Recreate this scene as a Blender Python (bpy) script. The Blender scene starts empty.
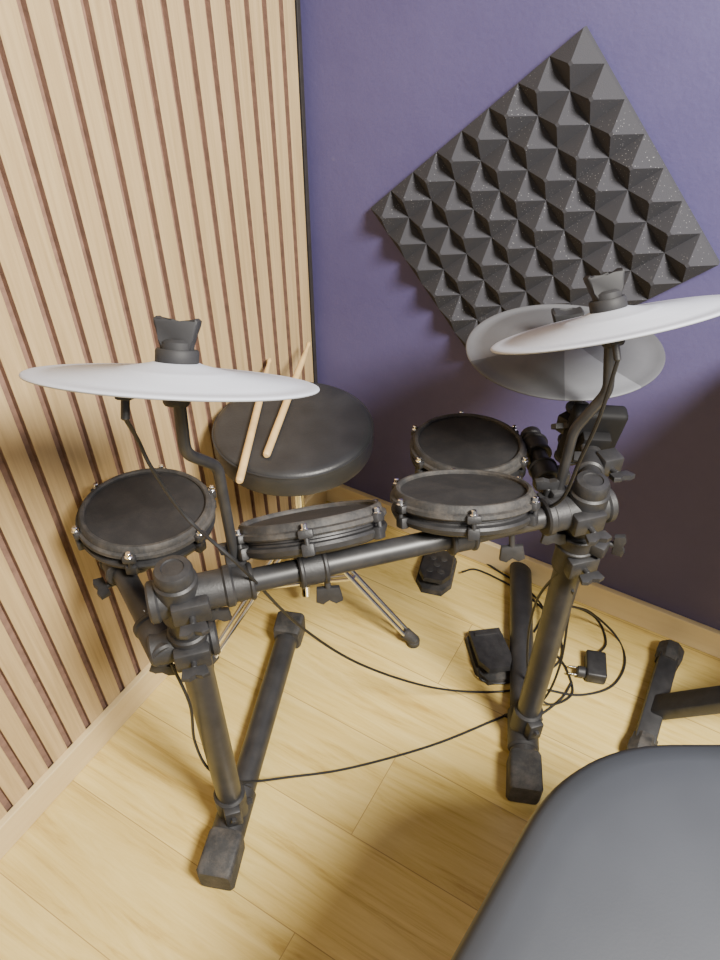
import bpy, bmesh, math, random
from mathutils import Vector, Matrix, Quaternion
random.seed(4)
SC = bpy.context.scene
COL = SC.collection
R = math.radians
PI = math.pi
H, P = 1.40, R(41.0)
CP, SP = math.cos(P), math.sin(P)

def V(*a): return Vector(a)
def at(px, py, z):
    u = (px-360)/720; v = (480-py)/720
    d = V(u, CP+SP*v, -SP+CP*v)
    t = (z-H)/d.z
    return V(d.x*t, d.y*t, z)

# ------------------------------------------------------------------ materials
def new_mat(name):
    m = bpy.data.materials.new(name); m.use_nodes = True
    nt = m.node_tree; b = nt.nodes['Principled BSDF']
    return m, nt, b
def plain(name, col, rough=.5, metal=0., var=.25, scale=40., bump=0., spec=.5, bscale=None, dust=0., dcol=(.30, .27, .23)):
    m, nt, b = new_mat(name)
    N, L = nt.nodes, nt.links
    tc = N.new('ShaderNodeTexCoord')
    nz = N.new('ShaderNodeTexNoise'); nz.inputs['Scale'].default_value = scale; nz.inputs['Detail'].default_value = 4
    L.new(tc.outputs['Object'], nz.inputs['Vector'])
    rp = N.new('ShaderNodeValToRGB')
    rp.color_ramp.elements[0].position = .3; rp.color_ramp.elements[1].position = .7
    rp.color_ramp.elements[0].color = [c*(1-var) for c in col]+[1]
    rp.color_ramp.elements[1].color = [min(1, c*(1+var)) for c in col]+[1]
    L.new(nz.outputs['Fac'], rp.inputs['Fac'])
    src = rp.outputs['Color']
    if dust:
        nd = N.new('ShaderNodeTexNoise'); nd.inputs['Scale'].default_value = 28; nd.inputs['Detail'].default_value = 9; nd.inputs['Roughness'].default_value = .75
        L.new(tc.outputs['Object'], nd.inputs['Vector'])
        rd = N.new('ShaderNodeValToRGB'); rd.color_ramp.elements[0].position = .45; rd.color_ramp.elements[1].position = .8
        rd.color_ramp.elements[1].color = (dust, dust, dust, 1)
        L.new(nd.outputs['Fac'], rd.inputs['Fac'])
        mx = N.new('ShaderNodeMix'); mx.data_type = 'RGBA'; mx.inputs[7].default_value = (*dcol, 1)
        L.new(rd.outputs['Color'], mx.inputs[0]); L.new(src, mx.inputs[6]); src = mx.outputs[2]
    L.new(src, b.inputs['Base Color'])
    b.inputs['Roughness'].default_value = rough; b.inputs['Metallic'].default_value = metal
    b.inputs['Specular IOR Level'].default_value = spec
    if bump:
        n2 = N.new('ShaderNodeTexNoise'); n2.inputs['Scale'].default_value = bscale or scale*6; n2.inputs['Detail'].default_value = 3
        L.new(tc.outputs['Object'], n2.inputs['Vector'])
        bp = N.new('ShaderNodeBump'); bp.inputs['Strength'].default_value = bump; bp.inputs['Distance'].default_value = .002
        L.new(n2.outputs['Fac'], bp.inputs['Height']); L.new(bp.outputs['Normal'], b.inputs['Normal'])
    return m

M_TUBE = plain('black_tube', (.024, .024, .026), .40, 0, .2, 30, dust=.07)
M_PLAST = plain('black_plastic', (.021, .021, .023), .50, 0, .25, 60, .15, dust=.045)
M_RUB = plain('black_rubber', (.028, .028, .029), .68, 0, .3, 50, .3, dust=.27, dcol=(.30, .25, .20))
M_NUT = plain('matte_rubber', (.024, .024, .026), .62, 0, .15, 30, spec=.3)
M_HEAD = plain('mesh_head', (.021, .021, .023), .72, 0, .25, 12, .2, .3, 900, dust=.07, dcol=(.26, .22, .18))
M_CYM = plain('grey_cymbal', (.435, .462, .53), .58, 0, .04, 14, .06, .3)
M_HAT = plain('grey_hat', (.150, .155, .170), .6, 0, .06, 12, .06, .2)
M_HAT_SHEEN_DARK = plain('hat_sheen_dark', (.088, .090, .098), .6, 0, .1, 12, .06, .2)  # dark part of the disc's sheen, put into the colour
M_CHROME = plain('chrome', (.86, .86, .86), .12, 1, .03, 20)
M_STICK = plain('stick_wood', (.70, .48, .21), .5, 0, .15, 25)
M_VINYL = plain('black_vinyl', (.026, .027, .030), .42, 0, .2, 18, .15, .5, 260)
M_SEAT = plain('grey_black_vinyl', (.038, .043, .053), .45, 0, .1, 6, .03, .5, 320)
M_CABLE = plain('cable_black', (.012, .012, .013), .5, 0, .2, 40)
M_MOD = plain('module_black', (.008, .008, .009), .7, 0, .2, 40, spec=.25)
M_WHITE = plain('white_key', (.75, .75, .73), .35, 0, .03, 20)

def m_foam():
    m, nt, b = new_mat('charcoal_foam'); N, L = nt.nodes, nt.links
    tc = N.new('ShaderNodeTexCoord')
    vo = N.new('ShaderNodeTexVoronoi'); vo.inputs['Scale'].default_value = 190
    L.new(tc.outputs['Object'], vo.inputs['Vector'])
    n2 = N.new('ShaderNodeTexNoise'); n2.inputs['Scale'].default_value = 9
    L.new(tc.outputs['Object'], n2.inputs['Vector'])
    r1 = N.new('ShaderNodeValToRGB'); r1.color_ramp.elements[0].position = .09; r1.color_ramp.elements[1].position = .17
    r1.color_ramp.elements[0].color = (1, 1, 1, 1); r1.color_ramp.elements[1].color = (0, 0, 0, 1)
    L.new(vo.outputs['Distance'], r1.inputs['Fac'])
    r2 = N.new('ShaderNodeValToRGB'); r2.color_ramp.elements[0].position = .36; r2.color_ramp.elements[1].position = .62
    L.new(n2.outputs['Fac'], r2.inputs['Fac'])
    mu = N.new('ShaderNodeMath'); mu.operation = 'MULTIPLY'
    L.new(r1.outputs['Color'], mu.inputs[0]); L.new(r2.outputs['Color'], mu.inputs[1])
    mx = N.new('ShaderNodeMix'); mx.data_type = 'RGBA'
    mx.inputs[6].default_value = (.050, .050, .058, 1); mx.inputs[7].default_value = (.27, .27, .28, 1)
    L.new(mu.outputs[0], mx.inputs[0]); L.new(mx.outputs[2], b.inputs['Base Color'])
    b.inputs['Roughness'].default_value = .95; b.inputs['Specular IOR Level'].default_value = .15
    nz = N.new('ShaderNodeTexNoise'); nz.inputs['Scale'].default_value = 600
    L.new(tc.outputs['Object'], nz.inputs['Vector'])
    bp = N.new('ShaderNodeBump'); bp.inputs['Strength'].default_value = .3; bp.inputs['Distance'].default_value = .002
    L.new(nz.outputs['Fac'], bp.inputs['Height']); L.new(bp.outputs['Normal'], b.inputs['Normal'])
    return m
M_FOAM = m_foam()

def m_purple():
    m, nt, b = new_mat('purple_paint'); N, L = nt.nodes, nt.links
    tc = N.new('ShaderNodeTexCoord')
    n1 = N.new('ShaderNodeTexNoise'); n1.inputs['Scale'].default_value = 2.6; n1.inputs['Detail'].default_value = 9; n1.inputs['Roughness'].default_value = .65
    L.new(tc.outputs['Object'], n1.inputs['Vector'])
    rp = N.new('ShaderNodeValToRGB'); rp.color_ramp.elements[0].position = .28; rp.color_ramp.elements[1].position = .74
    rp.color_ramp.elements[0].color = (.074, .063, .168, 1); rp.color_ramp.elements[1].color = (.102, .090, .213, 1)
    L.new(n1.outputs['Fac'], rp.inputs['Fac'])
    vo = N.new('ShaderNodeTexVoronoi'); vo.inputs['Scale'].default_value = 11; vo.inputs['Randomness'].default_value = 1
    L.new(tc.outputs['Object'], vo.inputs['Vector'])
    rs = N.new('ShaderNodeValToRGB'); rs.color_ramp.elements[0].position = .02; rs.color_ramp.elements[1].position = .06
    rs.color_ramp.elements[0].color = (.14, .14, .14, 1); rs.color_ramp.elements[1].color = (0, 0, 0, 1)
    L.new(vo.outputs['Distance'], rs.inputs['Fac'])
    mx = N.new('ShaderNodeMix'); mx.data_type = 'RGBA'; mx.inputs[7].default_value = (.22, .20, .28, 1)
    L.new(rs.outputs['Color'], mx.inputs[0]); L.new(rp.outputs['Color'], mx.inputs[6]); L.new(mx.outputs[2], b.inputs['Base Color'])
    b.inputs['Roughness'].default_value = .6
    n2 = N.new('ShaderNodeTexNoise'); n2.inputs['Scale'].default_value = 120; n2.inputs['Detail'].default_value = 5
    L.new(tc.outputs['Object'], n2.inputs['Vector'])
    bp = N.new('ShaderNodeBump'); bp.inputs['Strength'].default_value = .18; bp.inputs['Distance'].default_value = .003
    L.new(n2.outputs['Fac'], bp.inputs['Height']); L.new(bp.outputs['Normal'], b.inputs['Normal'])
    return m
M_PURPLE = m_purple()
M_FELT = plain('brown_felt', (.220, .128, .090), .9, 0, .2, 60, .3)
M_EDGE = plain('dark_edge', (.022, .018, .018), .7)

def m_wood(name, c0, c1, axis_scale, rot=0., rough=.45):
    m, nt, b = new_mat(name); N, L = nt.nodes, nt.links
    tc = N.new('ShaderNodeTexCoord')
    mp0 = N.new('ShaderNodeMapping'); mp0.inputs['Rotation'].default_value = (0, 0, rot)
    L.new(tc.outputs['Object'], mp0.inputs['Vector'])
    mp = N.new('ShaderNodeMapping'); mp.inputs['Scale'].default_value = axis_scale
    L.new(mp0.outputs['Vector'], mp.inputs['Vector'])
    nz = N.new('ShaderNodeTexNoise'); nz.noise_dimensions = '4D'; nz.inputs['Scale'].default_value = 1; nz.inputs['Detail'].default_value = 6
    nz.inputs['Roughness'].default_value = .6; nz.inputs['Distortion'].default_value = .4
    L.new(mp.outputs['Vector'], nz.inputs['Vector'])
    ge = N.new('ShaderNodeNewGeometry'); mu = N.new('ShaderNodeMath'); mu.operation = 'MULTIPLY'; mu.inputs[1].default_value = 30
    L.new(ge.outputs['Random Per Island'], mu.inputs[0]); L.new(mu.outputs[0], nz.inputs['W'])
    rp = N.new('ShaderNodeValToRGB'); rp.color_ramp.elements[0].position = .28; rp.color_ramp.elements[1].position = .72
    rp.color_ramp.elements[0].color = list(c0)+[1]; rp.color_ramp.elements[1].color = list(c1)+[1]
    L.new(nz.outputs['Fac'], rp.inputs['Fac'])
    L.new(rp.outputs['Color'], b.inputs['Base Color'])
    b.inputs['Roughness'].default_value = rough
    return m
M_SLAT = m_wood('oak_slat', (.385, .270, .130), (.555, .405, .215), (150, 150, 5))
ANG_R = R(-30.2)
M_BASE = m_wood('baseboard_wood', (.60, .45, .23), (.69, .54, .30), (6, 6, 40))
M_BASE_LIT = m_wood('baseboard_wood_lit', (.74, .58, .32), (.82, .67, .40), (6, 6, 40))  # same wood, lightened in its colour to make up for grazing light

def m_floor():
    m, nt, b = new_mat('oak_laminate'); N, L = nt.nodes, nt.links
    tc = N.new('ShaderNodeTexCoord')
    mp0 = N.new('ShaderNodeMapping'); mp0.inputs['Rotation'].default_value = (0, 0, -ANG_R)
    mp0.inputs['Location'].default_value = (.31, .07, 0)
    L.new(tc.outputs['Object'], mp0.inputs['Vector'])
    br = N.new('ShaderNodeTexBrick'); br.offset = .37; br.offset_frequency = 2
    br.inputs['Scale'].default_value = 1; br.inputs['Brick Width'].default_value = 1.7; br.inputs['Row Height'].default_value = .19
    br.inputs['Mortar Size'].default_value = .0010; br.inputs['Mortar Smooth'].default_value = .5
    br.inputs['Color1'].default_value = (0, 0, 0, 1); br.inputs['Color2'].default_value = (1, 1, 1, 1); br.inputs['Mortar'].default_value = (.5, .5, .5, 1)
    L.new(mp0.outputs['Vector'], br.inputs['Vector'])
    sep = N.new('ShaderNodeSeparateColor'); L.new(br.outputs['Color'], sep.inputs['Color'])
    mu = N.new('ShaderNodeMath'); mu.operation = 'MULTIPLY'; mu.inputs[1].default_value = 17
    L.new(sep.outputs[0], mu.inputs[0])
    mp = N.new('ShaderNodeMapping'); mp.inputs['Scale'].default_value = (2.0, 26, 1)
    L.new(mp0.outputs['Vector'], mp.inputs['Vector'])
    nz = N.new('ShaderNodeTexNoise'); nz.noise_dimensions = '4D'; nz.inputs['Scale'].default_value = 1; nz.inputs['Detail'].default_value = 8
    nz.inputs['Roughness'].default_value = .70; nz.inputs['Distortion'].default_value = 1.4
    L.new(mp.outputs['Vector'], nz.inputs['Vector']); L.new(mu.outputs[0], nz.inputs['W'])
    rp = N.new('ShaderNodeValToRGB'); e = rp.color_ramp.elements
    e[0].position = .33; e[0].color = (.46, .31, .080, 1); e[1].position = .66; e[1].color = (.74, .58, .220, 1)
    x = e.new(.47); x.color = (.635, .470, .150, 1)
    L.new(nz.outputs['Fac'], rp.inputs['Fac'])
    mm = N.new('ShaderNodeMapRange'); mm.inputs['To Min'].default_value = .93; mm.inputs['To Max'].default_value = 1.05
    L.new(sep.outputs[0], mm.inputs['Value'])
    vm = N.new('ShaderNodeVectorMath'); vm.operation = 'SCALE'
    L.new(rp.outputs['Color'], vm.inputs[0]); L.new(mm.outputs['Result'], vm.inputs['Scale'])
    mx = N.new('ShaderNodeMix'); mx.data_type = 'RGBA'; mx.inputs[7].default_value = (.35, .235, .08, 1)
    L.new(br.outputs['Fac'], mx.inputs[0]); L.new(vm.outputs[0], mx.inputs[6]); L.new(mx.outputs[2], b.inputs['Base Color'])
    b.inputs['Roughness'].default_value = .24
    return m
M_FLOOR = m_floor()

# ------------------------------------------------------------------ mesh helpers
MW = {}
def fin(name, bm, mat, parent=None, local=False, ang=38, flat=False):
    bmesh.ops.recalc_face_normals(bm, faces=bm.faces)
    if parent is not None and not local:
        bm.transform(MW[parent.name].inverted())
    me = bpy.data.meshes.new(name); bm.to_mesh(me); bm.free()
    mats = mat if isinstance(mat, (list, tuple)) else [mat]
    for m in mats: me.materials.append(m)
    if not flat:
        for p in me.polygons: p.use_smooth = True
        me.set_sharp_from_angle(angle=R(ang))
    o = bpy.data.objects.new(name, me); COL.objects.link(o)
    if parent is not None:
        o.parent = parent; MW[o.name] = MW[parent.name].copy()
    else:
        MW[o.name] = Matrix.Identity(4)
    return o
def tag(o, label, cat, group=None):
    o['label'] = label; o['category'] = cat
    if group: o['group'] = group
def thing(name, label, cat, M, group=None):
    o = bpy.data.objects.new(name, None); COL.objects.link(o)
    if isinstance(M, Vector): M = Matrix.Translation(M)
    o.matrix_world = M; o.empty_display_size = .05
    MW[o.name] = M.copy(); tag(o, label, cat, group)
    return o
def dup(root, M, label):
    r = root.copy(); COL.objects.link(r); r.matrix_world = M; r['label'] = label; MW[r.name] = M.copy()
    for ch in list(root.children):
        c = ch.copy(); COL.objects.link(c); c.parent = r; MW[c.name] = M.copy()
        for g in list(ch.children):
            d = g.copy(); COL.objects.link(d); d.parent = c; MW[d.name] = M.copy()
    return r
def struct(name, bm, mat, **k):
    o = fin(name, bm, mat, **k); o['kind'] = 'structure'; return o

def frame(z, loc, xhint=V(1, 0, 0)):
    z = Vector(z).normalized(); x = (xhint - z*xhint.dot(z)).normalized(); y = z.cross(x)
    M = Matrix.Identity(4)
    for i in range(3):
        M[i][0], M[i][1], M[i][2], M[i][3] = x[i], y[i], z[i], loc[i]
    return M
def lathe(bm, prof, M=Matrix.Identity(4), seg=40):
    rings = []
    for r, z in prof:
        if r < 1e-6: rings.append([bm.verts.new(M @ V(0, 0, z))])
        else: rings.append([bm.verts.new(M @ V(r*math.cos(2*PI*i/seg), r*math.sin(2*PI*i/seg), z)) for i in range(seg)])
    for a, b in zip(rings, rings[1:]):
        if len(a) == 1 and len(b) == 1: continue
        for i in range(seg):
            j = (i+1) % seg
            if len(a) == 1: bm.faces.new((a[0], b[i], b[j]))
            elif len(b) == 1: bm.faces.new((a[i], a[j], b[0]))
            else: bm.faces.new((a[i], a[j], b[j], b[i]))
def cyl(bm, p0, p1, r, seg=24, ch=.0015, r1=None):
    p0, p1 = Vector(p0), Vector(p1); r1 = r if r1 is None else r1
    d = p1-p0; L = d.length; ch = min(ch, r*.4, L*.4)
    hint = V(1, 0, 0) if abs(d.normalized().x) < .9 else V(0, 1, 0)
    lathe(bm, [(0, 0), (r-ch, 0), (r, ch), (r1, L-ch), (r1-ch, L), (0, L)], frame(d, p0, hint), seg)
def box(bm, size, M=Matrix.Identity(4), bev=.003, seg=2):
    S = Matrix.Diagonal((size[0], size[1], size[2], 1))
    g = bmesh.ops.create_cube(bm, size=1, matrix=M @ S)
    vs = g['verts']; es = list({e for v in vs for e in v.link_edges})
    if bev: bmesh.ops.bevel(bm, geom=es, offset=bev, segments=seg, affect='EDGES', profile=.5)
def catmull(pts, n=10):
    pts = [Vector(p) for p in pts]; q = [pts[0]*2-pts[1]]+pts+[pts[-1]*2-pts[-2]]; out = []
    for i in range(1, len(q)-2):
        a, b, c, d = q[i-1:i+3]
        for k in range(n):
            t = k/n
            out.append(.5*((2*b)+(c-a)*t+(2*a-5*b+4*c-d)*t*t+(3*b-a-3*c+d)*t**3))
    out.append(pts[-1]); return out
def sweep(bm, pts, r, seg=10):
    pts = [Vector(p) for p in pts]; n = len(pts)
    T = [(pts[min(i+1, n-1)]-pts[max(i-1, 0)]).normalized() for i in range(n)]
    x = T[0].orthogonal().normalized(); rings = []
    for i in range(n):
        if i: x = T[i-1].rotation_difference(T[i]) @ x
        x = (x-T[i]*x.dot(T[i])).normalized(); y = T[i].cross(x)
        rr = r[i] if isinstance(r, list) else r
        rings.append([bm.verts.new(pts[i]+rr*(math.cos(2*PI*k/seg)*x+math.sin(2*PI*k/seg)*y)) for k in range(seg)])
    for a, b in zip(rings, rings[1:]):
        for k in range(seg): bm.faces.new((a[k], a[(k+1) % seg], b[(k+1) % seg], b[k]))
    bm.faces.new(rings[0][::-1]); bm.faces.new(rings[-1])
def roundpath(pts, rad=.02, n=6):
    pts = [Vector(p) for p in pts]; out = [pts[0]]
    for a, b, c in zip(pts, pts[1:], pts[2:]):
        r = min(rad, (a-b).length*.45, (c-b).length*.45)
        p, q = b+(a-b).normalized()*r, b+(c-b).normalized()*r
        for k in range(n+1):
            t = k/n; out.append(p*(1-t)**2+b*2*t*(1-t)+q*t*t)
    out.append(pts[-1]); return out
def prism(bm, outline, depth, M, bev=.002):
    a = [bm.verts.new(M @ V(x, -depth/2, z)) for x, z in outline]
    b = [bm.verts.new(M @ V(x, depth/2, z)) for x, z in outline]
    n = len(a); fs = [bm.faces.new(a), bm.faces.new(b[::-1])]
    for i in range(n): fs.append(bm.faces.new((a[i], b[i], b[(i+1) % n], a[(i+1) % n])))
    if bev:
        es = list({e for f in fs[:2] for e in f.edges})
        bmesh.ops.bevel(bm, geom=es, offset=bev, segments=2, affect='EDGES', profile=.5)
NB = bmesh.new

# ------------------------------------------------------------------ the room
C = V(-.1005, 1.524, 0)
dR = V(math.cos(ANG_R), math.sin(ANG_R), 0); aL = ANG_R-PI/2
dL = V(math.cos(aL), math.sin(aL), 0); nL = dR.copy(); nR = dL.copy()
def basis(x, y, loc):
    M = Matrix.Identity(4)
    for i in range(3): M[i][0], M[i][1], M[i][2], M[i][3] = x[i], y[i], (0, 0, 1)[i], loc[i]
    return M
WL = basis(dL, nL, C)      # x along the left wall, y into the room
WR = basis(dR, -nR, C)     # x along the right wall, -y into the room
HT = 2.5
b = NB()
box(b, (4.2, 4.2, .05), basis(dR, -nR, C+dR*1.9+nR*1.9+V(0, 0, -.025)), 0)
struct('floor', b, M_FLOOR, flat=True)
b = NB(); box(b, (3.6, .08, HT), WR @ Matrix.Translation((1.75, .052, HT/2)), 0)
struct('wall_right', b, M_PURPLE, flat=True)
b = NB()
box(b, (3.6, .08, HT), WL @ Matrix.Translation((1.80, -.056, HT/2)), 0)
nf = len(b.faces)
pitch, sw = .0480, .0345
for i in range(51):
    x0 = .020+i*pitch
    box(b, (sw, .014, HT-.002), WL @ Matrix.Translation((x0+sw/2, -.012, HT/2)), .0008, 1)
bmesh.ops.recalc_face_normals(b, faces=b.faces)
b.faces.ensure_lookup_table()
for f in b.faces[nf:]:
    f.normal_update(); f.material_index = 1 if f.normal.dot(nL) > .5 else 0     # veneered fronts, dark core sides
struct('wall_left', b, [M_FELT, M_SLAT], flat=True)
b = NB(); box(b, (.011, .016, HT), WL @ Matrix.Translation((.0075, -.013, HT/2)), .001, 1)
struct('trim_1', b, M_EDGE, flat=True)
BH = .075
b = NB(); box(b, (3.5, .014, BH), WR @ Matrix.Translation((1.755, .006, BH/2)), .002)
struct('baseboard_right', b, M_BASE_LIT, flat=True)
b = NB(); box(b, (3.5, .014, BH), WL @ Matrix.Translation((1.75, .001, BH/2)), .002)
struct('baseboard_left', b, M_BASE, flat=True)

# ------------------------------------------------------------------ foam panel
b = NB()
fs, fz = .4695, .8776
e1 = (dR*.7326+V(0, 0, .6806)).normalized(); e2 = (dR*.6806-V(0, 0, .7326)).normalized()
O = C+dR*fs+V(0, 0, fz)-nR*.0115
W1, W2, N1, N2 = .50, .425, 8, 7
T0, T1 = .014, .045
def fp(i, j, h): return O+e1*(i/N1-.5)*W1+e2*(j/N2-.5)*W2+nR*h
grid = [[b.verts.new(fp(i, j, T0)) for j in range(N2+1)] for i in range(N1+1)]
for i in range(N1):
    for j in range(N2):
        q = [grid[i][j], grid[i+1][j], grid[i+1][j+1], grid[i][j+1]]
        s = .05
        t = [b.verts.new(fp(i+.5+a*s, j+.5+c*s, T1)) for a, c in ((-1, -1), (1, -1), (1, 1), (-1, 1))]
        for k in range(4): b.faces.new((q[k], q[(k+1) % 4], t[(k+1) % 4], t[k]))
        b.faces.new(t)
rim = [grid[i][0] for i in range(N1+1)]+[grid[N1][j] for j in range(1, N2+1)]+[grid[i][N2] for i in range(N1-1, -1, -1)]+[grid[0][j] for j in range(N2-1, 0, -1)]
low = [b.verts.new(v.co-nR*T0) for v in rim]
for k in range(len(rim)): b.faces.new((rim[k], rim[(k+1) % len(rim)], low[(k+1) % len(rim)], low[k]))
b.faces.new(low)
o = fin('acoustic_foam_panel', b, M_FOAM, flat=True)
tag(o, 'charcoal pyramid acoustic foam panel hung as a diamond on the purple wall', 'foam panel')

# ------------------------------------------------------------------ rack
UL, UR = V(-.238, .615, 0), V(.337, .785, 0)
ZB = .662
RU = .0228
bx = (UR-UL).normalized(); bn = V(-bx.y, bx.x, 0)
rack = thing('drum_rack', 'black tubular rack on two floor tubes holding the pads and cymbals', 'drum rack', V(.05, .75, 0))
def bar(t, z=ZB): return V(UL.x+(UR.x-UL.x)*t, UL.y+(UR.y-UL.y)*t, z)
def knob(bm, p, d, r=.011, L=.03):
    d = Vector(d).normalized(); p = Vector(p)
    cyl(bm, p, p+d*L*.55, r*.45, 12)
    Mk = frame(d, p+d*L*.5, V(1, 0, 0) if abs(d.x) < .9 else V(0, 0, 1))
    prism(bm, [(-r*1.6, .0), (r*1.6, 0), (r*1.9, L*.5), (r*.9, L*.6), (0, L*.42), (-r*.9, L*.6), (-r*1.9, L*.5)], r*.8, Mk, .001)
def add_knob(parent, p, d, r=.011, L=.03):
    bk = NB(); knob(bk, p, d, r, L); return fin('wing_knob', bk, M_PLAST, parent)
def clamp(name, p, axis, r, L, ear, parent=rack, kd=None):
    p, axis, ear = Vector(p), Vector(axis).normalized(), Vector(ear).normalized()
    bm = NB()
    cyl(bm, p-axis*L/2, p+axis*L/2, r+.007, 28, .003)
    for s in (-1, 1):
        cyl(bm, p+axis*s*(L/2-.006), p+axis*s*(L/2+.001), r+.0095, 28, .002)
    y = ear; x = axis; z = x.cross(y)
    Me = Matrix.Identity(4)
    for i in range(3): Me[i][0], Me[i][1], Me[i][2], Me[i][3] = x[i], y[i], z[i], (p+ear*(r+.012))[i]
    box(bm, (L*.72, .026, .026), Me, .004)
    o = fin(name, bm, M_PLAST, parent)
    add_knob(o, p+ear*(r+.014)+z*.012, z if kd is None else kd)
    return o
# floor tubes
for F, Rr, rt in ((V(-.256, .492, .031), V(-.160, 1.07, .031), .0250), (V(.316, .646, .031), V(.418, 1.30, .031), .0268)):
    d = (Rr-F).normalized(); b = NB(); cyl(b, F+d*.02, Rr-d*.02, rt)
    ft = fin('floor_tube', b, M_TUBE, rack)
    for p, s in ((F, 1), (Rr, -1)):
        b = NB(); dd = d*s
        Mb = frame(dd, p+V(0, 0, .002), V(1, 0, 0))
        Lc = .082 if s == 1 else .06
        sect = []; ex = .24
        for q, hw in ((0, .0285), (.006, .0325), (Lc-.008, .0315), (Lc, .0285)):
            sect.append([b.verts.new(Mb @ V(hw*math.copysign(abs(math.cos(a))**ex, math.cos(a)), hw*math.copysign(abs(math.sin(a))**ex, math.sin(a)), q)) for a in [2*PI*(k+.5)/32 for k in range(32)]])
        for r0, r1 in zip(sect, sect[1:]):
            for k in range(32): b.faces.new((r0[k], r0[(k+1) % 32], r1[(k+1) % 32], r1[k]))
        b.faces.new(sect[0]); b.faces.new(sect[-1])
        fin('rubber_foot', b, M_RUB, ft)
# uprights
for U, s in ((UL, -1), (UR, 1)):
    b = NB(); cyl(b, U+V(0, 0, .05), U+V(0, 0, .70), RU, 32)
    up = fin('upright_tube', b, M_TUBE, rack)
    b = NB(); lathe(b, [(0, .694), (.0245, .694), (.0255, .70), (.0255, .712), (.023, .717), (.015, .719), (.014, .717), (0, .717)], Matrix.Translation(U), 32)
    fin('end_cap', b, M_PLAST, up)
    b = NB(); cyl(b, U+V(0, 0, .035), U+V(0, 0, .115), .0285, 28, .004)
    tdir = V(.165, .986, 0) if s < 0 else V(.154, .988, 0)
    cyl(b, U+V(0, 0, .032)-tdir*.045, U+V(0, 0, .032)+tdir*.045, .0315, 28, .004)
    box(b, (.03, .02, .05), basis(bx, bn, U-bn*.030+V(0, 0, .085)), .004)
    j = fin('base_joint', b, M_PLAST, rack)
    b = NB(); cyl(b, U-bn*.038+V(0, 0, .09), U-bn*.047+V(0, 0, .09), .006, 6, .001); fin('bolt', b, M_TUBE, j)
    b = NB(); cyl(b, U+bx*.022+V(0, 0, .06), U+bx*.038+V(0, 0, .06), .006, 6, .001); fin('bolt', b, M_TUBE, j)
b = NB(); cyl(b, bar(0.02), bar(.98), .0165, 32)
cb = fin('crossbar', b, M_TUBE, rack)
# corner clamps joining crossbar and uprights
for U, t, s in ((UL, 0, 1), (UR, 1, -1)):
    b = NB()
    cyl(b, bar(t)-bx*s*.034, bar(t)+bx*s*.066, .0255, 32, .003)
    cyl(b, bar(t)+bx*s*.058, bar(t)+bx*s*.072, .0285, 32, .003)
    cyl(b, bar(t)-bx*s*.040, bar(t)-bx*s*.026, .0285, 32, .003)
    cyl(b, U+V(0, 0, ZB-.036), U+V(0, 0, ZB+.036), .0285, 32, .003)
    box(b, (.05, .02, .034), basis(bx, bn, bar(t)-bn*.028+bx*s*.012), .004)
    cc = fin('corner_clamp', b, M_PLAST, rack)
    add_knob(cc, bar(t)-bn*.034+bx*s*.012+V(0, 0, -.004), -bn, .010, .03)
    add_knob(cc, bar(t)+bx*s*.045+V(0, 0, -.02), V(0, -.2, -1), .010, .034)
# lower clamps + side arms
SAL = (UL-bx*.040+V(0, 0, .566), V(-.396, .792, .570)); SAR = (UR+V(0, 0, .565), V(.325, 1.09, .565))
for (p0, p1), s, U in ((SAL, -1, UL), (SAR, 1, UR)):
    d = (p1-p0).normalized(); Z = V(0, 0, p0.z)
    ra = .0170
    b = NB(); cyl(b, p0+d*.01, p1, ra, 28); sa = fin('side_arm', b, M_TUBE, rack)
    b = NB(); cyl(b, p1-d*.012, p1+d*.006, ra+.0025, 28, .003); fin('end_cap', b, M_PLAST, sa)
    b = NB(); cyl(b, U+Z-V(0, 0, .032), U+Z+V(0, 0, .03), .0285, 28, .003)
    cyl(b, p0-d*.018, p0+d*.045, ra+.005, 28, .003); cyl(b, p0+d*.038, p0+d*.050, ra+.0075, 28, .003)
    if s < 0:
        cyl(b, p0-bx*.016, U+Z+bx*.034, .0235, 28, .003); cyl(b, U+Z+bx*.026, U+Z+bx*.038, .0275, 28, .003)
    box(b, (.05, .02, .035), basis(bx, bn, U+Z-bn*.028), .004)
    lc = fin('arm_clamp', b, M_PLAST, rack)
    if s > 0: add_knob(lc, p0+bx*s*.022+V(0, 0, -.008), bx*s, .010, .034)
    else: add_knob(lc, p0+V(0, 0, -.020), V(-.2, -.2, -1), .010, .030)
    add_knob(lc, U+Z-bn*.032, -bn, .010, .03)

# cymbal arms
CYM = [  # centre, normal
    (V(-.192, .640, .986), V(.075, .462, .88)),
    (V(.312, .806, .960), V(-.225, .42, .865)),
    (V(.316, .982, .822), V(-.06, .03, .99)),
]
def cym_arm(path, r):
    b = NB(); sweep(b, roundpath(path, .014), r, 14); return fin('cymbal_arm', b, M_TUBE, rack)
n0 = CYM[0][1].normalized(); n1 = CYM[1][1].normalized(); n2 = CYM[2][1].normalized()
ax = bar(.135)+bn*.027
cym_arm([V(ax.x, ax.y, .60), V(ax.x-.003, ax.y, .845), V(-.195, .626, .895), CYM[0][0]-n0*.004], .0070)
clamp('rod_clamp', bar(.135), bx, .0165, .034, bn)
b = NB(); box(b, (.028, .026, .05), basis(bx, bn, V(ax.x, ax.y, ZB)), .004); fin('rod_bracket', b, M_PLAST, rack)
ax = bar(.94)+bn*.027
cym_arm([V(ax.x, ax.y, .58), V(ax.x+.003, ax.y+.002, .795), V(.326, .790, .868), CYM[1][0]-n1*.004], .0075)
clamp('rod_clamp', bar(.915), bx, .0165, .034, bn)
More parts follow.
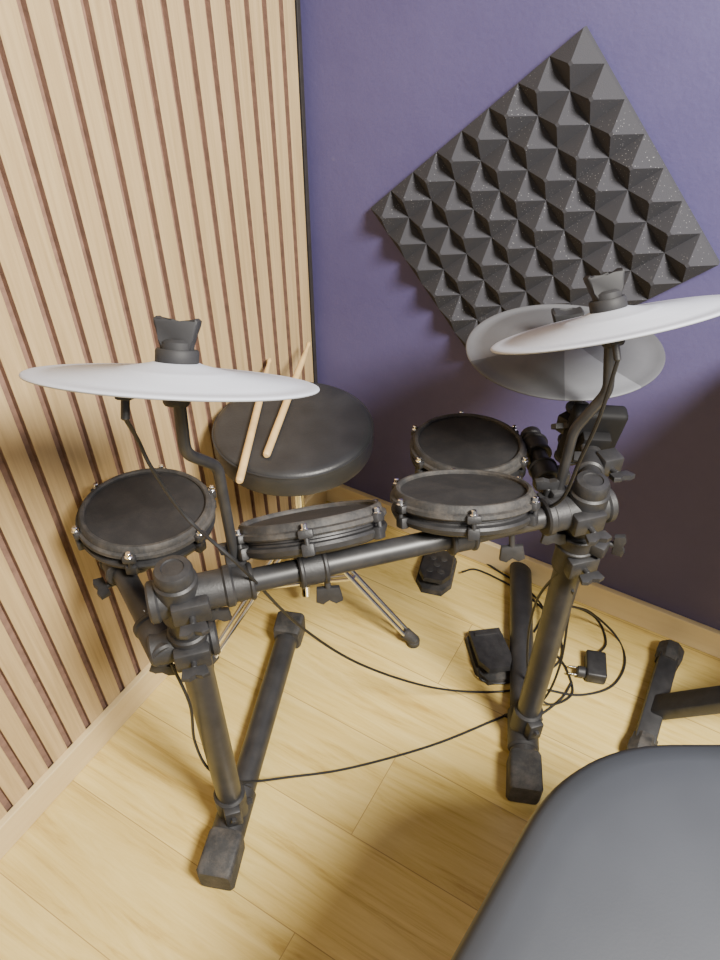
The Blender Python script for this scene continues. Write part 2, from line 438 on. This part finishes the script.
b = NB(); box(b, (.028, .026, .055), basis(bx, bn, V(ax.x, ax.y, ZB)), .004); fin('rod_bracket', b, M_PLAST, rack)
sr = SAR[0].lerp(SAR[1], .62)
hx = V(sr.x+.032, sr.y, 0)
cym_arm([hx+V(0, 0, .52), hx+V(0, 0, .72), V(.325, .977, .768), CYM[2][0]-n2*.004], .0065)
clamp('rod_clamp', sr, SAR[1]-SAR[0], .0165, .04, V(1, 0, 0))
clamp('rod_clamp', UR+V(0, 0, .60), V(0, 0, 1), RU, .03, V(.8, -.6, 0), kd=V(1, -.3, .1))
# the cluster of holder clamps behind the right upright
clamp('rod_clamp', hx+V(0, 0, .690), V(0, 0, 1), .0125, .045, V(-.8, -.6, 0), kd=V(-.7, -.5, .5))
clamp('rod_clamp', hx+V(0, 0, .625), V(0, 0, 1), .0135, .040, V(.8, -.6, 0), kd=V(.8, -.5, .4))
b = NB(); cyl(b, UR+V(.006, .02, .690), V(.372, .905, .676), .0150, 24); ha = fin('holder_arm', b, M_TUBE, rack)
b = NB(); cyl(b, V(.352, .838, .683), V(.364, .878, .679), .0215, 28, .003); box(b, (.034, .03, .034), basis(bx, bn, V(.384, .858, .690)), .004)
cl = fin('holder_clamp', b, M_PLAST, rack); add_knob(cl, V(.386, .846, .686), V(.3, -.8, .2), .010, .032)

# ------------------------------------------------------------------ cymbals
JK = V(-.026, -.088, -.034)
def make_cymbal(label, M, mat):
    t = thing('electronic_cymbal', label, 'cymbal', M, 'grey electronic cymbals on the rack')
    b = NB(); rr = .150
    lathe(b, [(.006, .0160), (.018, .0160), (.024, .0156), (.029, .0138), (.05, .0092), (.06, .0075), (.0605, .0070), (.092, .0039), (.0925, .0034), (.124, .0013), (.1245, .0008), (.140, .0), (rr-.0025, -.0004), (rr-.0006, -.0012), (rr, -.0025), (rr-.0006, -.0037), (rr-.003, -.0044), (.10, -.0026), (.03, .0020), (.006, .004)], seg=96)
    fin('disc', b, mat, t, local=True, ang=50)
    b = NB(); lathe(b, [(.03, .002), (.038, .0), (.042, -.001), (.136, -.0044), (.137, -.0056), (.042, -.0048), (.03, -.004)], seg=64)
    fin('underside', b, M_PLAST, t, local=True)
    Z0 = .0155
    b = NB(); lathe(b, [(0, Z0-.001), (.021, Z0-.001), (.0225, Z0+.001), (.0225, Z0+.012), (.021, Z0+.014), (.0, Z0+.014)], seg=36)
    fin('felt_washer', b, M_NUT, t, local=True)
    b = NB(); Z0 -= .0160
    prism(b, [(x, z+Z0) for x, z in [(-.0150, .028), (-.0175, .040), (-.0225, .055), (-.0232, .060), (-.0200, .0625), (-.0100, .0570), (0, .0550), (.0100, .0570), (.0200, .0625), (.0232, .060), (.0225, .055), (.0175, .040), (.0150, .028)]], .022, Matrix.Identity(4), .003)
    lathe(b, [(0, Z0+.027), (.0175, Z0+.027), (.0175, Z0+.037), (.014, Z0+.040), (0, Z0+.040)], seg=32)
    fin('wing_nut', b, M_NUT, t, local=True)
    b = NB(); lathe(b, [(0, -.030), (.012, -.030), (.014, -.027), (.016, -.010), (.03, -.002), (0, .004)], seg=28)
    fin('sleeve', b, M_PLAST, t, local=True)
    b = NB(); box(b, (.016, .026, .012), Matrix.Translation((JK.x, JK.y+.003, -.0085)), .003); cyl(b, V(JK.x, JK.y, -.012), JK, .0042, 14)
    fin('jack_socket', b, M_PLAST, t, local=True)
    return t
MC = [frame(n, c, V(1, .0, 0)) for c, n in CYM]
cy0 = make_cymbal('pale grey cymbal pad at the slatted wall side, above the round pad', MC[0], M_CYM)
cy1 = dup(cy0, MC[1], 'pale grey tilted cymbal pad nearest the foam panel, topmost at the right')
cy2 = dup(cy0, MC[2], 'darker grey level cymbal pad with painted-in sheen wedges behind the tilted one by the purple wall')
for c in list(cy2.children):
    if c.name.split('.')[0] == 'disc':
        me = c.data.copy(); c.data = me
        me.materials.clear(); me.materials.append(M_HAT); me.materials.append(M_HAT_SHEEN_DARK)
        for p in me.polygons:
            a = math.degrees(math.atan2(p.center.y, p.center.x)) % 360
            p.material_index = 1 if (a < 40 or a > 305 or 192 < a < 258) else 0  # wedges paint the light and dark of the sheen

# ------------------------------------------------------------------ drum pads
def make_pad(label, M):
    t = thing('drum_pad', label, 'drum pad', M, 'black electronic drum pads on the rack')
    b = NB(); lathe(b, [(0, -.0005), (.05, -.0008), (.092, -.002), (.093, -.006), (0, -.006)], seg=64); fin('mesh_head', b, M_HEAD, t, local=True)
    b = NB(); lathe(b, [(.0915, -.005), (.0915, .0015), (.0935, .004), (.0975, .004), (.1005, .001), (.1015, -.006), (.106, -.008), (.1065, -.0135), (.104, -.016), (.0915, -.016)], seg=72)
    hp = b.verts[:]
    for i in range(72):
        j = (i+1) % 72
        b.faces.new((hp[i], hp[j], hp[9*72+j], hp[9*72+i]))
    fin('hoop', b, M_RUB, t, local=True)
    b = NB(); lathe(b, [(.090, -.014), (.098, -.016), (.0985, -.020), (.096, -.0220), (.0965, -.0245), (.1035, -.026), (.105, -.030), (.102, -.037), (.092, -.042), (.05, -.045), (0, -.045)], seg=64)
    fin('shell', b, M_PLAST, t, local=True)
    for k in range(6):
        a = PI/6+k*PI/3
        Mk = Matrix.Rotation(a, 4, 'Z')
        b = NB(); box(b, (.012, .020, .012), Mk @ Matrix.Translation((.107, 0, -.0115)), .003)
        box(b, (.013, .017, .017), Mk @ Matrix.Translation((.105, 0, -.032)), .003)
        cyl(b, Mk @ V(.108, 0, -.030), Mk @ V(.108, 0, -.010), .0035, 12)
        lg = fin('lug', b, M_PLAST, t, local=True)
        b = NB(); cyl(b, Mk @ V(.108, 0, -.007), Mk @ V(.108, 0, .002), .0042, 12, .001); cyl(b, Mk @ V(.108, 0, -.0065), Mk @ V(.108, 0, -.004), .006, 16, .0008)
        fin('tension_bolt', b, M_CHROME, lg, local=True)
    b = NB(); lathe(b, [(0, -.043), (.024, -.043), (.022, -.056), (.018, -.070), (0, -.070)], seg=28)
    fin('mount_boss', b, M_PLAST, t, local=True)
    return t
PADS = [
    (V(-.070, .728, .702), V(-.16, .60, .79), 'black pad fixed to the crossbar nearer the slatted wall, steeply tilted'),
    (V(.150, .784, .702), V(-.02, .43, .90), 'black pad fixed to the crossbar below the tilted right cymbal, head partly visible'),
    (V(-.335, .822, .630), V(.03, .07, 1), 'round black pad by the slatted wall, head facing up under the left cymbal'),
    (V(.198, 1.038, .590), V(0, .10, 1), 'rearmost round black pad beside the purple wall, behind the crossbar'),
]
MP = [frame(n, c) for c, n, l in PADS]
pads = [make_pad(PADS[0][2], MP[0])]
for i in (1, 2, 3): pads.append(dup(pads[0], MP[i], PADS[i][2]))
def pad_arm(i, target, mid=None):
    p0 = MP[i] @ V(0, 0, -.066)
    b = NB(); pts = [p0, MP[i] @ V(0, 0, -.085)]+([mid] if mid else [])+[target]
    sweep(b, roundpath(pts, .02), .0075, 14); fin('mount_rod', b, M_TUBE, pads[i])
tb = bar(.30); pad_arm(0, tb+bn*.026)
clamp('pad_clamp', tb, bx, .0165, .038, bn, kd=V(0, -.3, -1))
tb2 = bar(.665); pad_arm(1, tb2+bn*.026)
clamp('pad_clamp', tb2, bx, .0165, .038, bn, kd=V(0, -.3, -1))
for t in (.33, .80): add_knob(cb, bar(t)+V(0, 0, -.014)-bn*.004, V(.1, -.25, -1), .010, .045)
pL = SAL[0].lerp(SAL[1], .80); pad_arm(2, pL, V(pL.x+.03, pL.y+.01, .545))
clamp('pad_clamp', pL, SAL[1]-SAL[0], .0170, .036, V(0, 0, -1))
pR = SAR[0].lerp(SAR[1], .86); pad_arm(3, pR, V(.24, pR.y, .50))
clamp('pad_clamp', pR, SAR[1]-SAR[0], .0165, .036, V(0, 0, -1))

# ------------------------------------------------------------------ drum module
Mm = frame(V(.05, .93, .20), V(.376, .932, .690), V(.98, .1, 0))
mo = thing('drum_module', 'small black drum sound module clamped behind the right upright', 'sound module', Mm)
b = NB(); box(b, (.085, .115, .030), Matrix.Identity(4), .008, 3); fin('case', b, M_MOD, mo, local=True)
for k in range(3):
    b = NB(); cyl(b, V(-.024+k*.024, .036, .014), V(-.024+k*.024, .036, .024), .007, 16); fin('dial', b, M_RUB, mo, local=True)
b = NB(); box(b, (.05, .03, .004), Matrix.Translation((0, -.005, .015)), .001); fin('screen', b, M_TUBE, mo, local=True)
b = NB(); box(b, (.045, .045, .02), Matrix.Translation((0, 0, -.024)), .004)
fin('mount_plate', b, M_MOD, mo, local=True)
mk = Mm @ V(-.02, -.01, -.034); add_knob(mo, mk, mk-(Mm @ V(-.02, -.01, 0)), .011, .034)

# ------------------------------------------------------------------ throne
TX, TY, TZ = -.130, 1.126, .568
th = thing('drum_throne', 'round black padded drum stool on chrome tripod in the room corner', 'stool', V(TX, TY, 0))
b = NB(); lathe(b, [(0, TZ), (.10, TZ), (.139, TZ-.0005), (.148, TZ-.002), (.1535, TZ-.006), (.1560, TZ-.013), (.1565, TZ-.025), (.1565, TZ-.044), (.154, TZ-.053), (.146, TZ-.058), (0, TZ-.058)], Matrix.Translation((TX, TY, 0)), 72)
seat = fin('seat', b, M_VINYL, th)
b = NB(); sweep(b, [V(TX+.1548*math.cos(2*PI*k/72), TY+.1548*math.sin(2*PI*k/72), TZ-.009) for k in range(73)], .0022, 8); fin('piping', b, M_VINYL, seat)
b = NB(); box(b, (.12, .12, .012), Matrix.Translation((TX, TY, TZ-.066)), .003); cyl(b, V(TX, TY, TZ-.11), V(TX, TY, TZ-.06), .019)
fin('seat_bracket', b, M_PLAST, th)
b = NB(); cyl(b, V(TX, TY, .06), V(TX, TY, TZ-.08), .0125)
fin('post', b, M_CHROME, th)
b = NB(); cyl(b, V(TX, TY, .27), V(TX, TY, .32), .02); knob(b, V(TX+.018, TY-.008, .30), V(.9, -.4, 0), .009, .03); fin('collar', b, M_PLAST, th)
b = NB(); cyl(b, V(TX, TY, .10), V(TX, TY, .125), .018); fin('collar', b, M_PLAST, th)
for k in range(3):
    a = R(-22+120*k); d = V(math.cos(a), math.sin(a), 0); s = V(-d.y, d.x, 0)
    B = V(TX, TY, 0); b = NB()
    for q in (-1, 1):
        sweep(b, [B+d*.018+s*q*.009+V(0, 0, .285), B+d*.268+s*q*.008+V(0, 0, .022)], .0052, 10)
        sweep(b, [B+d*.016+s*q*.006+V(0, 0, .112), B+d*.125+s*q*.006+V(0, 0, .172)], .0042, 8)
    cyl(b, B+d*.125-s*.012+V(0, 0, .172), B+d*.125+s*.012+V(0, 0, .172), .004, 10); cyl(b, B+d*.02-s*.012+V(0, 0, .283), B+d*.02+s*.012+V(0, 0, .283), .004, 10)
    lg = fin('leg', b, M_CHROME, th)
    b = NB(); cyl(b, B+d*.25+V(0, 0, .036), B+d*.282+V(0, 0, .013), .014, 18, .004, .013); cyl(b, B+d*.275+V(0, 0, 0), B+d*.275+V(0, 0, .02), .015, 18, .004)
    fin('rubber_foot', b, M_RUB, lg)

# ------------------------------------------------------------------ drumsticks
def stick(p0, p1, label):
    p0, p1 = Vector(p0), Vector(p1); d = (p1-p0).normalized(); L = .405
    M = frame(d, p0)
    o = NB(); lathe(o, [(0, 0), (.0045, .0004), (.0066, .003), (.0072, .008), (.0072, .27), (.0058, .34), (.0036, .385), (.0034, .388), (.0046, .392), (.0050, .398), (.0036, .404), (0, L)], M, 20)
    s = fin('drumstick', o, M_STICK); tag(s, label, 'drumstick'); return s
ZS = TZ+.0074
stick(at(239, 482, ZS), at(272, 350, ZS), 'pale wooden drumstick with its butt overhanging the front edge of the round stool')
stick(at(266, 456, ZS), at(311, 338, ZS), 'pale wooden drumstick lying farther back, toward the purple wall, on the round stool')

# ------------------------------------------------------------------ pedals
def pedal(label, p, rot, dots):
    M = Matrix.Translation(p) @ Matrix.Rotation(rot, 4, 'Z')
    t = thing('foot_pedal', label, 'pedal', M, 'black foot pedals on the floor')
    b = NB(); w, l = .046, .070
    a = [(-w, -l*.55), (-w*.55, -l), (w*.55, -l), (w, -l*.55), (w, l*.8), (w*.7, l), (-w*.7, l), (-w, l*.8)]
    lo = [b.verts.new(V(x, y, 0)) for x, y in a]; hi = [b.verts.new(V(x*.94, y*.96, .014)) for x, y in a]
    for i in range(8): b.faces.new((lo[i], lo[(i+1) % 8], hi[(i+1) % 8], hi[i]))
    b.faces.new(lo); b.faces.new(hi); fin('base_plate', b, M_RUB, t, local=True)
    b = NB(); Mf = Matrix.Translation((0, .002, .030)) @ Matrix.Rotation(R(-9), 4, 'X')
    a = [(-.040, -.036), (-.024, -.064), (.024, -.064), (.040, -.036), (.038, .062), (-.038, .062)]
    lo = [b.verts.new(Mf @ V(x, y, -.005)) for x, y in a]; hi = [b.verts.new(Mf @ V(x*.96, y*.97, .006)) for x, y in a]
    for i in range(6): b.faces.new((lo[i], lo[(i+1) % 6], hi[(i+1) % 6], hi[i]))
    b.faces.new(lo); b.faces.new(hi); fb = fin('footboard', b, M_PLAST, t, local=True)
    for x, y in dots:
        b = NB(); cyl(b, Mf @ V(x, y, .005), Mf @ V(x, y, .0075), .009, 18, .001); fin('grip_dot', b, M_RUB, fb, local=True)
    if not dots:
        b = NB(); box(b, (.055, .012, .004), Mf @ Matrix.Translation((0, .045, .007)), .0015); fin('toe_bar', b, M_PLAST, fb, local=True)
    return t, M
pA = at(436, 574, 0); pedal('black foot pedal on the floor under the rear pad, farthest from the camera', pA, R(-15), ((-.014, -.03), (.014, -.03), (0, -.004), (-.014, .022), (.014, .022)))
pB = at(490, 658, 0); pedal('plain black foot pedal on the floor close beside the right floor tube', pB, R(8), ())

# ------------------------------------------------------------------ power adapter + cables
pa = at(594, 671, 0)
Ma = Matrix.Translation(pa) @ Matrix.Rotation(R(-12), 4, 'Z')
ad = thing('power_adapter', 'black plug-in power adapter lying on the floor by the right floor tube', 'power adapter', Ma)
b = NB(); box(b, (.044, .07, .032), Matrix.Translation((0, 0, .016)), .005, 3); fin('body', b, M_PLAST, ad, local=True)
b = NB(); cyl(b, V(-.022, -.02, .016), V(-.042, -.02, .016), .013, 18, .003)
pf = fin('plug_face', b, M_PLAST, ad, local=True)
for q in (-1, 1):
    b = NB(); cyl(b, V(-.042, -.02+q*.0095, .016), V(-.06, -.02+q*.0095, .016), .0024, 10, .0006); fin('pin', b, M_CHROME, pf, local=True)
b = NB(); sweep(b, catmull([Ma @ V(.004, .034, .014), at(606, 642, .004), at(596, 618, .003), at(570, 606, .003), at(548, 612, .003), at(534, 632, .003)], 8), .0026, 8); fin('cord', b, M_CABLE, ad)

def cable(pts, r, label):
    b = NB(); sweep(b, catmull(pts, 10), r, 8); o = fin('cable', b, M_CABLE); tag(o, label, 'cable', None); return o
jack = MC[0] @ JK
cable([jack+V(0, 0, .004), at(138, 440, .915), at(153, 470, .865), at(187, 518, .78), at(240, 566, .725), at(300, 626, .46), at(360, 664, .25), at(430, 687, .09), at(490, 692, .012), at(530, 686, .008), at(548, 672, .05)], .0024,
      'black cable drooping from the left cymbal across the crossbar to the right upright')
cable([V(-.264, .592, .545), at(190, 705, .46), at(195, 742, .33), at(210, 770, .20), at(238, 782, .085), at(290, 777, .02), at(350, 768, .004), at(430, 746, .004), at(490, 722, .004), at(525, 706, .004)], .0024,
      'black cable lying across the floor between the two uprights of the rack')
cable([at(448, 545, .004), at(470, 553, .004), at(500, 572, .004), at(528, 590, .004), at(545, 612, .03), at(548, 640, .06), at(540, 668, .06)], .0026,
      'black cable on the floor running from behind the rear pedal to the right floor tube')
cable([V(.345, .81, .55), at(562, 600, .30), at(590, 612, .10), at(616, 636, .006), at(625, 662, .004), at(612, 686, .004), at(580, 695, .004), at(548, 690, .004)], .0026,
      'black cable looping on the floor around the power adapter')
cable([at(478, 668, .03), at(482, 680, .006), at(505, 683, .006), at(545, 672, .004), at(562, 655, .004), at(556, 625, .004), at(540, 606, .004), at(515, 588, .004), at(478, 570, .004), at(462, 572, .02)], .0024,
      'black cable winding on the floor between the two foot pedals')
cable([V(.345, .762, .50), at(568, 620, .36), at(560, 665, .22), at(543, 700, .10), at(515, 712, .03), at(505, 716, .004), at(530, 720, .004), at(560, 700, .004), at(572, 682, .004)], .0024,
      'black cable hanging loosely down the right upright to its base joint')
cable([V(.318, .768, .545), at(537, 600, .40), at(528, 640, .20), at(530, 680, .07), at(548, 704, .02), at(572, 694, .004), at(566, 668, .004), at(552, 650, .004)], .0024,
      'black cable curling from the crossbar end down behind the right upright')
j1 = MC[1] @ JK
cable([j1+V(0, 0, .004), V(j1.x-.002, j1.y+.004, .88), V(j1.x-.006, j1.y+.02, .80), V(j1.x-.010, j1.y+.035, .72), V(.268, .775, .66), V(.290, .790, .62)], .0026,
      'black cable hanging nearly straight down from the tilted right cymbal to the rack')

# ------------------------------------------------------------------ foreground seat
SX, SY, SZ = .40, .13, .585
sc = thing('swivel_stool', 'large black padded seat in the bottom right foreground', 'stool', V(SX, SY, 0))
def rounded(poly, rad, n=14):
    out = []; m = len(poly)
    for i in range(m):
        a, c, d = V(*poly[i-1], 0), V(*poly[i], 0), V(*poly[(i+1) % m], 0)
        r = min(rad, (a-c).length*.48, (d-c).length*.48)
        p, q = c+(a-c).normalized()*r, c+(d-c).normalized()*r
        for k in range(n+1):
            t = k/n; out.append(p*(1-t)**2+c*2*t*(1-t)+q*t*t)
    return out
OUT = rounded([(.262, .462), (.60, .462), (.74, .22), (.72, -.10), (.50, -.22), (.18, -.16), (.018, .132)], .125)
b = NB(); prof = [(.0, -.003), (.3, -.002), (.6, 0), (.8, -.001), (.9, -.003), (.96, -.008), (.987, -.017), (1., -.032), (.997, -.055), (.975, -.068), (.93, -.075), (0, -.075)]
rings = []; m = len(OUT); ctr = V(SX, SY, 0)
for k, z in prof:
    if k == 0: rings.append([b.verts.new(V(SX, SY, SZ+z))]); continue
    rings.append([b.verts.new(ctr+(p-ctr)*k+V(0, 0, SZ+z)) for p in OUT])
for r0, r1 in zip(rings, rings[1:]):
    for i in range(m):
        j = (i+1) % m
        if len(r0) == 1: b.faces.new((r0[0], r1[i], r1[j]))
        elif len(r1) == 1: b.faces.new((r0[i], r0[j], r1[0]))
        else: b.faces.new((r0[i], r0[j], r1[j], r1[i]))
fin('seat', b, M_SEAT, sc)
b = NB(); box(b, (.2, .2, .03), Matrix.Translation((SX, SY, SZ-.088)), .006); fin('seat_plate', b, M_PLAST, sc)
b = NB(); cyl(b, V(SX, SY, .08), V(SX, SY, SZ-.09), .025); fin('column', b, M_TUBE, sc)
for k in range(5):
    a = R(90+72*k); d = V(math.cos(a), math.sin(a), 0)
    b = NB(); sweep(b, [V(SX, SY, .095), V(SX, SY, .09)+d*.06, V(SX, SY, .055)+d*.22], [.024, .022, .015], 12); lg = fin('leg', b, M_PLAST, sc)
    b = NB(); cyl(b, V(SX, SY, 0)+d*.215, V(SX, SY, .055)+d*.215, .02); fin('foot', b, M_RUB, lg)

# ------------------------------------------------------------------ stand at the right edge, plus the added shadow caster
kd = V(.87, -.493, 0).normalized(); fd = V(-kd.y, kd.x, 0)
FM = V(.638, .860, 0)
SPN = .60
ks = thing('keyboard_stand', 'black folding cross-legged metal stand at the right edge of the photo', 'stand', FM+kd*SPN/2)
for i in range(2):
    c = FM+kd*SPN*i
    b = NB(); box(b, (.042, .24, .038), basis(kd, fd, c+V(0, 0, .026)), .005); fb_ = fin('foot_bar', b, M_PLAST, ks)
    for s in (-1, 1):
        b = NB(); Mx = frame(fd*s, c+fd*s*.105+V(0, 0, .026), V(1, 0, 0))
        lathe(b, [(0, 0), (.0265, 0), (.0265, .012), (.0300, .018), (.0300, .042), (.026, .050), (0, .050)], Mx @ Matrix.Rotation(R(22.5), 4, 'Z'), 8)
        fin('rubber_cap', b, M_RUB, fb_)
    q = FM+kd*SPN*(1-i)
    off = fd*(.026 if i else -.026)
    a0, a1 = c+off+V(0, 0, .03), q+off+V(0, 0, .70)
    d = (a1-a0).normalized(); b = NB()
    box(b, (.030, .050, (a1-a0).length), frame(d, (a0+a1)/2, kd), .005); fin('leg', b, M_PLAST, ks)
    b = NB(); box(b, (.03, .26, .03), basis(kd, fd, q+kd*(.04 if i else 0)+V(0, 0, .70)), .004); fin('support_arm', b, M_TUBE, ks)
b = NB(); mid = FM+kd*SPN/2+V(0, 0, .365); cyl(b, mid-fd*.055, mid+fd*.055, .03); fin('pivot', b, M_PLAST, ks)
kc = FM+kd*.352-fd*.02+V(0, 0, .770)
kb = thing('shadow_keyboard', 'black compact case with keys, added on the folding stand to shade the wall', 'shadow_keyboard', basis(kd, fd, kc))  # added past the right edge so its shadow falls on the wall
b = NB(); box(b, (.78, .36, .11), Matrix.Identity(4), .010, 3); fin('case', b, M_PLAST, kb, local=True)
for k in range(29):
    b = NB(); box(b, (.0235, .14, .01), Matrix.Translation((-.34+k*.0243, .10, .058)), .001, 1); fin('white_key', b, M_WHITE, kb, local=True)
for k in range(28):
    if k % 7 not in (2, 6):
        b = NB(); box(b, (.012, .09, .014), Matrix.Translation((-.328+k*.0243, .075, .066)), .001, 1); fin('black_key', b, M_PLAST, kb, local=True)

# ------------------------------------------------------------------ light, world, camera
def area(loc, tgt, size, power, col):
    l = bpy.data.lights.new('lamp', 'AREA'); l.shape = 'DISK'; l.size = size; l.energy = power; l.color = col
    o = bpy.data.objects.new('ceiling_lamp', l); COL.objects.link(o); o.location = loc
    o.rotation_euler = (Vector(tgt)-Vector(loc)).to_track_quat('-Z', 'Y').to_euler(); return o
area((1.05, -.45, 2.4), (-.05, .75, .25), .70, 205, (1, .95, .86))
w = bpy.data.worlds.new('world'); SC.world = w; w.use_nodes = True
bg = w.node_tree.nodes['Background']; bg.inputs['Color'].default_value = (1, .985, .965, 1); bg.inputs['Strength'].default_value = .36
cam = bpy.data.cameras.new('camera'); cam.sensor_fit = 'VERTICAL'; cam.sensor_height = 36; cam.lens = 27; cam.clip_start = .02
co = bpy.data.objects.new('camera', cam); COL.objects.link(co); co.location = (0, 0, H); co.rotation_euler = (PI/2-P, 0, 0)
SC.camera = co
